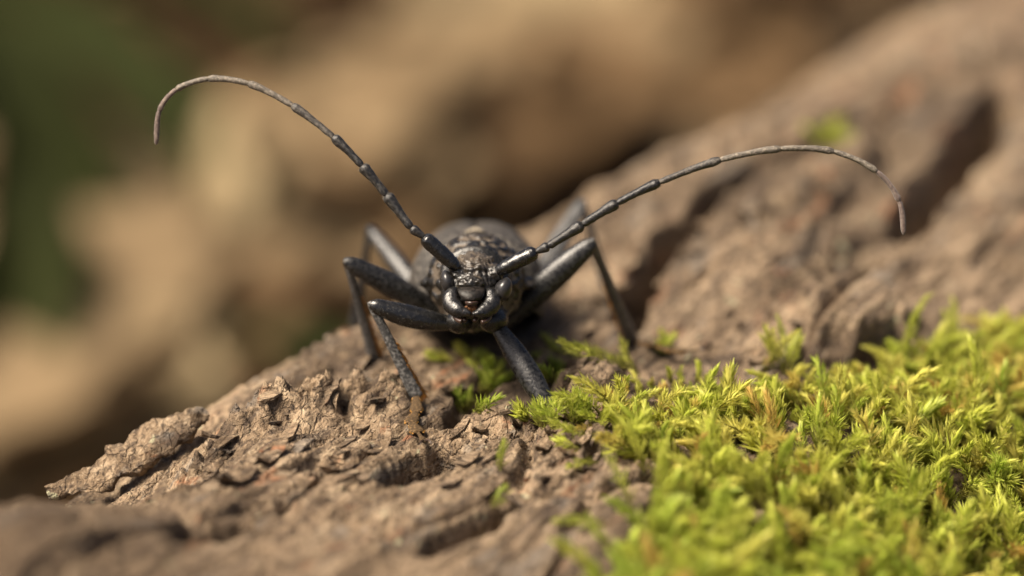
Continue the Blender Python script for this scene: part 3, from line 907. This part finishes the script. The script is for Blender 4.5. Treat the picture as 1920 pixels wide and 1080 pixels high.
def ellipsoid(c, r, nu=22, nv=14, rot=0.0, dent=None):
    V, F = [], []
    for i in range(nv + 1):
        a = math.pi * i / nv
        for j in range(nu):
            b = 2 * math.pi * j / nu
            V.append((math.sin(a) * math.cos(b), math.cos(a), math.sin(a) * math.sin(b)))
    V = np.array(V)
    if dent is not None:      # kidney notch
        w = np.exp(-(((V - np.array(dent)) ** 2).sum(1)) / 0.25)
        V = V * (1 - 0.35 * w)[:, None]
    V = V * np.array(r)
    cr, sr = math.cos(rot), math.sin(rot)
    V = np.stack([V[:, 0] * cr - V[:, 1] * sr, V[:, 0] * sr + V[:, 1] * cr, V[:, 2]], 1) + np.array(c)
    for i in range(nv):
        for j in range(nu):
            k = (j + 1) % nu
            F.append((i * nu + j, i * nu + k, (i + 1) * nu + k, (i + 1) * nu + j))
    return V, F

part('eye', ellipsoid(px(839, 527, 0.06), (0.068, 0.110, 0.110), rot=0.15, dent=(0.6, 0.8, -0.2)), M['eye'])
part('eye', ellipsoid(px(944, 541, 0.01), (0.082, 0.115, 0.105), rot=-0.2, dent=(-0.6, 0.8, -0.2)), M['eye'])

# mouth parts
def mandible(P, r):
    v, f = loft([px(*q) for q in P], r, ref=(0, 0, 1), nseg=20, sub=8)
    v = v + (0.007 * fbm(v[:, 0] * 16, v[:, 1] * 14, v[:, 2] * 14, 3, 0.6))[:, None] * np.array([0.6, 0.3, -1])
    return part('mandible', (v, f), M['gloss'])
MR = [(0.045, 0.04), (0.072, 0.06), (0.084, 0.062), (0.084, 0.06), (0.066, 0.05), (0.016, 0.025)]
mandible([(856, 543, 0.00), (849, 551, -0.03), (846, 562, -0.06), (850, 574, -0.09), (863, 583, -0.13), (883, 588, -0.16)], MR)
mandible([(913, 545, 0.00), (920, 553, -0.03), (923, 564, -0.06), (918, 576, -0.09), (904, 585, -0.13), (885, 589, -0.17)], MR)
# clypeus: trapezoid shield above the mouth, lip below it
def shield(name, rows, dfront, thick, mat):
    V, F = [], []
    nc = 9
    for (y, x0, x1, dd) in rows:
        for c in range(nc):
            k = c / (nc - 1); bow = 1 - (2 * k - 1) ** 2
            V.append(px(x0 + (x1 - x0) * k, y, dfront + dd - 0.05 * bow))
    for r in range(len(rows) - 1):
        for c in range(nc - 1):
            F.append((r * nc + c, (r + 1) * nc + c, (r + 1) * nc + c + 1, r * nc + c + 1))
    o = part(name, (np.array(V), F), mat)
    m = o.modifiers.new('thickness', 'SOLIDIFY'); m.thickness = thick; m.offset = -1
    b = o.modifiers.new('round', 'SUBSURF'); b.levels = b.render_levels = 1
    return o
shield('clypeus', [(534, 856, 911, 0.03), (543, 855, 912, -0.04), (551, 859, 909, -0.08), (559, 862, 906, -0.09), (565, 866, 902, -0.09)], -0.04, 0.04, M['clyp'])
shield('labrum', [(565, 869, 899, -0.08), (570, 871, 897, -0.08), (575, 874, 894, -0.06)], -0.07, 0.03, M['palp'])
def bristles(n, gen, r, mat, name, parent=beetle):
    V, F = [], []
    for i in range(n):
        p, dr, L = gen(i)
        dr = np.array(dr) / np.linalg.norm(dr)
        a = np.cross(dr, [0.3, 0.5, 0.8]); a /= np.linalg.norm(a); b = np.cross(dr, a)
        o = len(V)
        for q in (0, 2.09, 4.19): V.append(p + r * (a * math.cos(q) + b * math.sin(q)))
        V.append(p + dr * L)
        F += [(o, o + 1, o + 3), (o + 1, o + 2, o + 3), (o + 2, o, o + 3)]
    o = part(name, (np.array(V), F), mat, parent)
    return o
bristles(150, lambda i: (px(883 + rng.uniform(-11, 11), 575 + rng.uniform(-2, 4), -0.12 + rng.uniform(-0.02, 0.03)), (rng.normal() * 0.35, -1, -0.6 + rng.normal() * 0.3), rng.uniform(0.05, 0.10)), 0.006, M['rust'], 'mouth_bristle_tuft')['kind'] = 'stuff'
for P, r in (([(858, 584, 0.02), (854, 592, -0.06), (858, 600, -0.12), (866, 603, -0.15)], 0.026), ([(872, 588, 0.0), (869, 596, -0.08), (872, 603, -0.12)], 0.022),
             ([(892, 588, 0.0), (893, 596, -0.08), (889, 603, -0.12)], 0.022), ([(912, 586, 0.02), (916, 594, -0.06), (911, 602, -0.12), (903, 605, -0.15)], 0.026)):
    part('palp', loft([px(*q) for q in P], [r * 0.8, r * 1.15, r * 0.8, r * 1.2][:len(P) - 1] + [r * 0.9], nseg=10, sub=5), M['palp'])

# antennae: eleven segments each, knobbed at the outer end
def antenna(nodes, depth, label):
    root = empty('antenna', BB, beetle)
    root['label'] = label
    P = np.array([px(x, y, d) for (x, y), d in zip(nodes, depth)])
    dia = [(21, 28), (14, 18), (14.5, 22), (14, 21), (12.5, 18.5), (11, 16), (10.5, 14), (10, 13), (9.4, 12), (8.4, 10.4), (8.6, 10)]
    mats = ['black', 'antk', 'antk', 'antk', 'antk', 'antg', 'ant', 'ant', 'ant', 'antb', 'antb']
    SP = catmull(P, 8)
    for i in range(11):
        a, b = dia[i][0] / 380.0, dia[i][1] / 380.0
        if i == 0:
            c = [P[0] + (P[1] - P[0]) * q for q in (-0.03, 0.06, 0.25, 0.6, 0.88, 0.985)]
            r = [a * 0.75, a, a * 1.25, b, b * 0.95, b * 0.55]
        elif i == 1:
            c = [P[1] + (P[2] - P[1]) * q for q in (-0.1, 0.2, 0.75, 1.0)]; r = [a * 0.6, a * 0.9, b, b * 0.6]
        else:
            seg = SP[8 * i: 8 * i + 9]
            k = [0, 1, 3, 5, 6.4, 7.3, 8]
            c = [seg[int(q)] * (1 - q % 1) + seg[min(8, int(q) + 1)] * (q % 1) for q in k]
            if i < 10: r = [a * 0.80, a * 1.05, a + 0.12 * (b - a), a + 0.42 * (b - a), a + 0.85 * (b - a), b, b * 0.70]
            else: r = [a * 0.8, a, b, b, b * 0.95, b * 0.8, b * 0.35]
        v, f = loft(c, r, ref=(0.1, 0.2, 1), nseg=16, sub=6)
        v = v + (0.0035 * b / 0.05) * np.stack([fbm(v[:, 0] * 22, v[:, 1] * 22 + 7 * j, v[:, 2] * 22, 2, 0.6) for j in range(3)], 1)
        part('antenna_segment', (v, f), M[mats[i]], root)
        if i in (2, 3, 4, 5, 6, 7):
            A_, B_ = np.asarray(c[0]), np.asarray(c[-1]); T_ = (B_ - A_) / np.linalg.norm(B_ - A_)
            def fuzz(j):
                q = rng.uniform(0.05, 1.0); o_ = rng.normal(0, 1, 3); o_ -= T_ * (o_ @ T_); o_ /= np.linalg.norm(o_)
                p_ = np.array([np.interp(q, np.linspace(0, 1, len(c)), [cc[m] for cc in c]) for m in range(3)])
                return p_ + o_ * np.interp(q, np.linspace(0, 1, len(r)), r) * 0.92, T_ + 0.35 * o_, rng.uniform(0.015, 0.035)
            bristles(110, fuzz, 0.0022, M['fuzz'], 'hair_fringe', root)['kind'] = 'stuff'
    return root
antenna([(857, 501), (793, 443), (771, 427), (725, 366), (679, 311), (625, 257), (548, 198), (466, 157), (391, 148), (331, 168), (299, 208), (293, 271)],
        [0.02, -0.02, -0.02, 0.0, 0.0, 0.02, 0.05, 0.08, 0.12, 0.18, 0.25, 0.32], 'antenna raised high with its tip curling down')
antenna([(934, 508), (1007, 471), (1029, 461), (1092, 421), (1157, 381), (1236, 342), (1350, 300), (1463, 279), (1562, 284), (1643, 321), (1686, 377), (1695, 440)],
        [0.02, -0.05, -0.06, -0.06, -0.04, -0.02, 0.0, 0.0, 0.02, 0.04, 0.08, 0.12], 'antenna stretched low over the bark with drooping tip')

# legs
def gpt(x, y, lift=0.03):
    return ground_px(x, y, lift)
def leg(label, hip, knee, ankle, fw, tw, mats, tarsus, bow=(0, 0, 0), hairs=None, ref=(0, 0, 1)):
    root = empty('leg', BB, beetle)
    root['label'] = label
    hip, knee, ankle = (np.asarray(q, float) for q in (hip, knee, ankle))
    fw *= 1.1; tw *= 1.15
    ax = knee - hip; bow = np.array(bow)
    k = np.array([-0.06, 0.03, 0.14, 0.35, 0.6, 0.82, 0.95, 1.02])
    c = hip + ax * k[:, None] + bow * np.sin(np.pi * np.clip(k, 0, 1))[:, None]
    prof = np.array([0.55, 0.60, 0.72, 0.95, 1.0, 0.82, 0.66, 0.35])
    r = np.stack([fw * prof, fw * 0.72 * prof], 1)
    part('femur', loft(c, r, ref=ref, nseg=18, sub=5, groove=0.12), M[mats[0]], root)
    ax = ankle - knee
    k = np.array([-0.03, 0.04, 0.15, 0.4, 0.7, 0.9, 0.985, 1.01])
    c = knee + ax * k[:, None]
    prof = np.array([0.45, 0.62, 0.58, 0.66, 0.82, 0.98, 1.0, 0.6])
    r = np.stack([tw * prof, tw * 0.7 * prof], 1)
    part('tibia', loft(c, r, ref=ref, nseg=14, sub=4), M[mats[1]], root)
    if hairs is not None:
        side = np.array(hairs, float); side /= np.linalg.norm(side)
        T = ax / np.linalg.norm(ax)
        n = 420
        def gen(i):
            q = 0.35 + 0.64 * rng.uniform() ** 0.7
            w = tw * np.interp(q, [0.4, 0.7, 0.9, 1.0], [0.62, 0.8, 0.95, 1.0])
            return knee + ax * q + side * w * 0.80 + rng.normal(0, 0.008, 3), side * rng.uniform(0.3, 0.9) + T * 1.0 + rng.normal(0, 0.2, 3), rng.uniform(0.035, 0.07) * (0.6 + 0.7 * q)
        bristles(n, gen, 0.0065, M['gold'], 'hair_fringe', root)['kind'] = 'stuff'
        def gen2(i):
            return ankle + rng.normal(0, 0.02, 3) + side * rng.uniform(-0.3, 0.8) * tw, T + rng.normal(0, 0.25, 3) + side * 0.3, rng.uniform(0.03, 0.06)
        bristles(60, gen2, 0.0045, M['gold'], 'hair_fringe', root)['kind'] = 'stuff'
    for (A_, B_, wr, cnt) in ((hip, knee, fw, 240), (knee, ankle, tw * 0.8, 240)):
        T_ = (B_ - A_) / np.linalg.norm(B_ - A_)
        isf = wr == fw
        def fuzz(j):
            q = rng.uniform(0.08, 0.97); o_ = rng.normal(0, 1, 3); o_ -= T_ * (o_ @ T_); o_ /= np.linalg.norm(o_)
            w = wr * (np.interp(q, [0, 0.14, 0.35, 0.6, 0.82, 1.0], [0.6, 0.72, 0.95, 1.0, 0.82, 0.5]) if isf else np.interp(q, [0, 0.4, 1.0], [0.62, 0.8, 1.15]))
            sd_ = np.cross(T_, ref); sd_ /= np.linalg.norm(sd_); up_ = np.cross(sd_, T_)
            o2 = sd_ * (o_ @ sd_) + up_ * (o_ @ up_) * 0.72
            return A_ + (B_ - A_) * q + (bow * math.sin(math.pi * q) if isf else 0) + o2 * w * 0.95, T_ + 0.3 * o_, rng.uniform(0.015, 0.04)
        bristles(cnt, fuzz, 0.0022, M['fuzz'], 'hair_fringe', root)['kind'] = 'stuff'
    # tarsus: three lobed pads and a claw joint
    if tarsus is not None:
        for i in range(len(tarsus) - 1):
            a, b = np.asarray(tarsus[i][0]), np.asarray(tarsus[i + 1][0]); w = tarsus[i][1]
            last = i == len(tarsus) - 2
            kk = np.array([-0.05, 0.15, 0.5, 0.85, 1.08])
            c = a + (b - a) * kk[:, None]
            pr = np.array([0.38, 0.55, 0.85, 1.15, 0.85]) if not last else np.array([0.4, 0.5, 0.6, 0.85, 0.6])
            part('tarsus_segment', loft(c, np.stack([w * pr, 0.42 * w * pr], 1), ref=(0, 0.94, -0.33), nseg=12, sub=4), M['pad'], root)
            if not last and hairs is not None:
                T = (b - a) / np.linalg.norm(b - a); sd = np.cross(T, [0, 0.94, -0.33]); sd /= np.linalg.norm(sd)
                def gen3(j):
                    s_ = 1 if j % 2 else -1; q = rng.uniform(0.25, 1.05)
                    return a + (b - a) * q + sd * s_ * w * np.interp(q, [0, 0.5, 0.85, 1.1], [0.4, 0.68, 0.95, 0.6]), T + sd * s_ * 0.35 + rng.normal(0, 0.12, 3), rng.uniform(0.02, 0.045)
                bristles(220, gen3, 0.0075, M['gold'], 'hair_fringe', root)['kind'] = 'stuff'
        T = np.asarray(tarsus[-1][0]) - np.asarray(tarsus[-2][0]); T /= np.linalg.norm(T)
        sd = np.cross(T, [0, 0.94, -0.33]); sd /= np.linalg.norm(sd); e = np.asarray(tarsus[-1][0])
        for s_ in (-1, 1):
            part('claw', loft([e, e + T * 0.05 + sd * s_ * 0.035 + np.array([0, 0.02, 0]), e + T * 0.10 + sd * s_ * 0.055 - np.array([0, 0.01, 0])], [0.014, 0.010, 0.003], ref=(0, 1, 0.1), nseg=8), M['palp'], root)
    return root

def coxa(x, y, d, r):
    part('coxa', ellipsoid(px(x, y, d), (r * 1.15, r, r * 1.2)), M['body'], attrs=None)
coxa(861, 603, 0.42, 0.115); coxa(925, 600, 0.42, 0.125)

tf = [(gpt(780, 754, 0.09), 0.055), (gpt(781, 783, 0.07), 0.060), (gpt(771, 804, 0.065), 0.066), (gpt(783, 821, 0.06), 0.036), (gpt(790, 836, 0.05) + np.array([0.03, 0.0, -0.10]), 0.03)]
leg('front leg bent over the bark with golden fringed shin', px(852, 607, 0.42), px(697, 571, 0.30), px(782, 744, tf[0][0][2] - 0.01), 0.098, 0.062, ('black', 'tibia'), tf, (0, -0.03, 0), (1, 0.15, 0))
g0 = gpt(1062, 790, 0.05)
leg('front leg planted in the dense moss tuft', px(928, 606, 0.42), px(1037, 782, 0.15), px(1095, 800, 0.45), 0.105, 0.060, ('leg', 'tibia'), None, (0.02, 0.0, 0), None)
tm = [(gpt(1190, 655, 0.09), 0.046), (gpt(1225, 668, 0.12), 0.048), (gpt(1258, 682, 0.14), 0.052), (gpt(1278, 684, 0.14), 0.034), (gpt(1312, 678, 0.12), 0.03)]
leg('middle leg with high knee and foot stretched over moss', px(945, 610, 1.35), px(1111, 456, 1.15), px(1188, 646, tm[0][0][2]), 0.122, 0.064, ('leg', 'tibia'), tm, (-0.01, 0.02, 0), (-1, -0.2, 0))
gl = gpt(704, 680, 0.06)
tl = [(gl, 0.042), (gl + np.array([0.03, 0.07, 0.16]), 0.042), (gl + np.array([0.05, 0.13, 0.32]), 0.04), (gl + np.array([0.07, 0.18, 0.5]), 0.03)]
leg('middle leg with low knee reaching behind the front leg', px(838, 598, 1.35), px(651, 491, 1.0), px(703, 676, tl[0][0][2]), 0.102, 0.056, ('leg', 'tibia'), tl, (0, 0.02, 0), (1, 0.1, 0))
gh = ground_uv(np.array([-1.7]), np.array([3.4]))[0][0]
leg('blurred hind leg with knee raised behind the low middle leg', px(815, 580, 2.5), px(694, 430, 3.2), gh + np.array([0, 0.08, 0]), 0.095, 0.055, ('leg', 'leg'), [(gh + np.array([0, 0.05, 0]), 0.042), (gh + np.array([-0.12, 0.05, 0.2]), 0.042), (gh + np.array([-0.2, 0.0, 0.4]), 0.03)], (0, 0, 0), None)
gr = ground_uv(np.array([1.0]), np.array([3.9]))[0][0]
leg('pale blurred hind leg rising behind the high middle knee', px(985, 560, 2.5), px(1092, 380, 3.5), gr + np.array([0, 0.08, 0]), 0.095, 0.055, ('tibia', 'tibia'), [(gr + np.array([0, 0.05, 0]), 0.042), (gr + np.array([0.15, 0.06, 0.2]), 0.042), (gr + np.array([0.25, 0.1, 0.4]), 0.03)], (0, 0, 0), None)

# ------------------------------------------------------------------ the forest floor behind the log
def floor():
    xs = np.concatenate([np.linspace(-600, -60, 20), np.linspace(-58, 58, 90), np.linspace(60, 600, 20)])
    ys = np.concatenate([np.linspace(-200, -30, 12), np.linspace(-28, 100, 90), np.linspace(105, 900, 30)])
    X, Y = np.meshgrid(xs, ys, indexing='ij')
    near = np.exp(-((X / 90) ** 2 + ((Y - 30) / 90) ** 2))
    Z = -0.2 + near * (1.6 * fbm(X * 0.06, Y * 0.06, 2.0, 4)) - 1.0
    idx = np.arange(X.size).reshape(X.shape)
    F = np.stack([idx[:-1, :-1], idx[1:, :-1], idx[1:, 1:], idx[:-1, 1:]], -1).reshape(-1, 4)
    o = mesh_obj('ground', np.stack([X, Y, Z], -1).reshape(-1, 3), F, M['soil'])
    tag(o, kind='structure')
floor()

def leaf_mesh(L, w, curl, seed, lobes=0):
    n, m = 18, 8
    k = np.linspace(0, 1, n); c = np.linspace(-1, 1, m + 1)
    prof = np.sin(math.pi * k ** 0.85) ** 0.8
    if lobes: prof = prof * (1 + 0.22 * np.cos(k * lobes * 2 * math.pi))
    X = (k[:, None] - 0.0) * L * np.ones(m + 1); Y = c[None] * (w * prof)[:, None]
    Z = curl * L * np.sin(math.pi * k)[:, None] * 0.5 + 0.22 * w * c[None] ** 2 * prof[:, None] * 2 + 0.25 * fbm(X * 0.5 + seed, Y * 0.5, seed, 3)
    V = np.stack([X, Y, Z], -1).reshape(-1, 3)
    idx = np.arange(V.shape[0]).reshape(n, m + 1)
    F = np.stack([idx[:-1, :-1], idx[1:, :-1], idx[1:, 1:], idx[:-1, 1:]], -1).reshape(-1, 4)
    return V, F

def far_leaf(name, label, cat, group, x, y, depth, L, w, yaw, tip, mat, curl=0.12, lobes=0, roll=0.0):
    """a single leaf lying on or leaning over the forest floor; its middle stands at (x, y, depth)"""
    v, f = leaf_mesh(L, w, curl, rng.uniform(0, 50), lobes)
    v = v - np.array([L * 0.5, 0, 0])
    R = (Matrix.Rotation(yaw, 3, 'Z') @ Matrix.Rotation(-tip, 3, 'Y') @ Matrix.Rotation(roll, 3, 'X'))
    v = v @ np.array(R).T
    c = W(px(x, y, depth))
    base = c
    root = empty(name, base)
    tag(root, label, cat, group)
    mesh_obj('blade', v + c, f, M[mat], root, True, base).modifiers.new('thickness', 'SOLIDIFY').thickness = 0.05
    # midrib and stalk
    mid = v.reshape(18, 9, 3)[:, 4]
    tail = mid[0] + (mid[0] - mid[1]) * 2.0
    rv, rf = loft(np.vstack([tail, mid[0], mid[5], mid[10], mid[16]]), [0.09, 0.10, 0.08, 0.06, 0.03], ref=(0.1, 0.2, 1), nseg=6, sub=3)
    mesh_obj('stalk', rv + c, rf, M[mat], root, True, base)

def floor_depth(x, y):
    """depth at which the ray of a pixel meets the forest floor"""
    q = (540 - y) / 200.0
    # z = Z0 + v*cos - d*sin with v = q*(1+d/FOC)
    cp, sp = math.cos(PITCH), math.sin(PITCH)
    return (Z0 + 1.0 + q * cp) / (sp - q * cp / FOC)

R_ = math.radians
GL = 'dry leaves of the forest floor'
far = [  # x, y, length, half width, yaw, tip, material
    (280, 500, 12, 4.2, 60, 45, 'straw'), (400, 430, 11, 3.6, 50, 40, 'tan'), (150, 740, 12, 4.0, 40, 30, 'tan'), (50, 850, 12, 4.2, 20, 25, 'tan'), (330, 720, 11, 3.5, 70, 20, 'brownleaf'),
    (190, 620, 11, 3.6, 50, 30, 'tan'), (530, 500, 11, 3.4, 120, 20, 'brownleaf'), (600, 400, 12, 3.6, 40, 35, 'tan'), (720, 300, 12, 4.0, 30, 35, 'tan'), (840, 215, 12, 3.8, 40, 30, 'tan'),
    (985, 110, 13, 4.4, 100, 50, 'straw'), (1080, 60, 12, 3.8, 60, 40, 'brownleaf'), (960, 250, 12, 3.6, 10, 25, 'brownleaf'), (920, 340, 12, 3.6, 150, 30, 'brownleaf'), (1090, 200, 12, 3.8, 70, 30, 'tan'),
    (1060, 320, 12, 3.2, 20, 25, 'brownleaf'), (770, 60, 12, 3.2, 20, 20, 'brownleaf'), (1240, 90, 12, 3.4, 40, 25, 'brownleaf'), (1180, 240, 12, 3.2, 120, 20, 'brownleaf'), (1370, 130, 12, 3.0, 80, 20, 'brownleaf'),
    (480, 330, 11, 3.0, 30, 20, 'brownleaf'), (250, 130, 11, 2.6, 70, 20, 'brownleaf'), (440, 620, 11, 3.2, 20, 15, 'tan'), (700, 430, 11, 3.0, 60, 20, 'tan'), (680, 10, 11, 2.6, 60, 20, 'darkleaf_shade'),
    (30, 930, 12, 4.2, 30, 20, 'tan'), (150, 870, 12, 4.0, 60, 25, 'straw'), (-80, 880, 12, 4.2, 100, 20, 'tan'),
    (610, 130, 11, 2.6, 10, 15, 'darkleaf_shade'), (420, 235, 11, 2.4, 30, 20, 'darkleaf_shade'), (1520, 40, 14, 3.2, 10, 15, 'darkleaf_shade'), (545, 650, 9, 2.0, 20, 15, 'darkleaf_shade'), (80, 40, 12, 3.0, 20, 20, 'darkleaf_shade'), (370, 50, 12, 2.6, 150, 20, 'darkleaf_shade'),  # dark leaf shapes added to stand in for shaded hollows of the floor
    (500, 120, 12, 2.8, 40, 20, 'darkleaf_shade'), (660, 330, 12, 3.6, 60, 30, 'tan'), (480, 480, 12, 3.6, 20, 25, 'tan'),
]
TONE = {'straw': 'pale straw coloured dry leaf', 'tan': 'tan dry leaf', 'brownleaf': 'mid brown dry leaf', 'darkleaf_shade': 'dark brown leaf shape painting a shaded hollow'}
def spot(x, y):
    if y > 560: return 'on the floor beyond the curled bark flake of the log' if x < 400 else 'on the floor close behind the beetle knees'
    if x < 330: return 'on the floor beyond the tip of the raised antenna' if y < 300 else 'on the floor below the tip of the raised antenna'
    if x < 520: return 'on the floor beyond the curve of the raised antenna'
    if x < 680: return 'on the floor just beyond the middle of the raised antenna'
    if x < 900: return 'on the floor beyond the foot of the raised antenna'
    if x < 1130: return 'on the floor straight behind the beetle between its antennae' if y > 150 else 'far back on the floor between the two antennae'
    return 'on the floor close beyond the ridge of the log'
for x, y, L, w, yaw, tip, mt in far:
    dpt = floor_depth(x, y) * (0.90 if mt == 'darkleaf_shade' else 0.93)
    lab = TONE[mt] + ' ' + spot(x, y)
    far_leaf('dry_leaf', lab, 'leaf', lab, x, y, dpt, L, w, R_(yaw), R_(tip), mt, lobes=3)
for x, y, L, w, yaw, tip, roll in [(110, 190, 17, 2.6, 150, 35, 0.3), (240, 290, 14, 2.4, 140, 30, 0.2), (0, 520, 11, 1.8, 100, 60, 0.6), (10, 330, 15, 2.2, 120, 50, 0.3), (300, 60, 15, 1.9, 160, 20, 0.2),
                                   (600, 720, 6, 1.0, 160, 15, 0.1), (0, 620, 9, 1.5, 80, 55, 0.5)]:
    dpt = floor_depth(x, y) * 0.82
    far_leaf('green_leaf', 'dark green plant leaf ' + spot(x, y), 'leaf', 'green leaves of low plants', x, y, dpt, L, w, R_(yaw), R_(tip), 'greenleaf', 0.2, 0, roll)

def litter():
    """the mass of fallen leaves and crumbs that covers the soil"""
    V, F, mi, off = [], [], [], 0
    n = 1500
    for i in range(n):
        x, y = rng.uniform(-75, 75), rng.uniform(4, 125)
        if abs(x) > 45 and rng.uniform() < 0.4: continue
        L = rng.uniform(4, 9)
        k = np.linspace(0, 1, 7); prof = np.sin(math.pi * k ** 0.85) ** 0.8 * L * rng.uniform(0.2, 0.32)
        cc = np.array([-1.0, 0, 1.0])
        P = np.stack([np.repeat(k * L, 3).reshape(7, 3), prof[:, None] * cc, 0.25 * prof[:, None] * cc ** 2 * rng.uniform(-0.5, 1.5) + rng.uniform(0, 0.25) * L * np.sin(math.pi * k)[:, None] * np.ones(3)], -1).reshape(-1, 3)
        R = np.array(Matrix.Rotation(rng.uniform(0, 6.28), 3, 'Z') @ Matrix.Rotation(rng.normal() * 0.25, 3, 'Y') @ Matrix.Rotation(rng.normal() * 0.3, 3, 'X'))
        V.append(P @ R.T + np.array([x, y, -0.6 + rng.uniform(0, 0.9)]))
        idx = np.arange(21).reshape(7, 3)
        f = np.stack([idx[:-1, :-1], idx[1:, :-1], idx[1:, 1:], idx[:-1, 1:]], -1).reshape(-1, 4)
        F.append(f + off); off += 21
        mi += [int(rng.choice([0, 0, 1, 1, 1, 2]))] * len(f)
    o = mesh_obj('leaf_litter', np.vstack(V), np.vstack(F), M['brownleaf'])
    o.data.materials.append(M['darkleaf_shade']); o.data.materials.append(M['tan'])
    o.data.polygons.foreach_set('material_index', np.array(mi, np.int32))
    tag(o, 'blurred brown litter of fallen leaves covering the forest floor', 'leaf litter', kind='stuff')
litter()
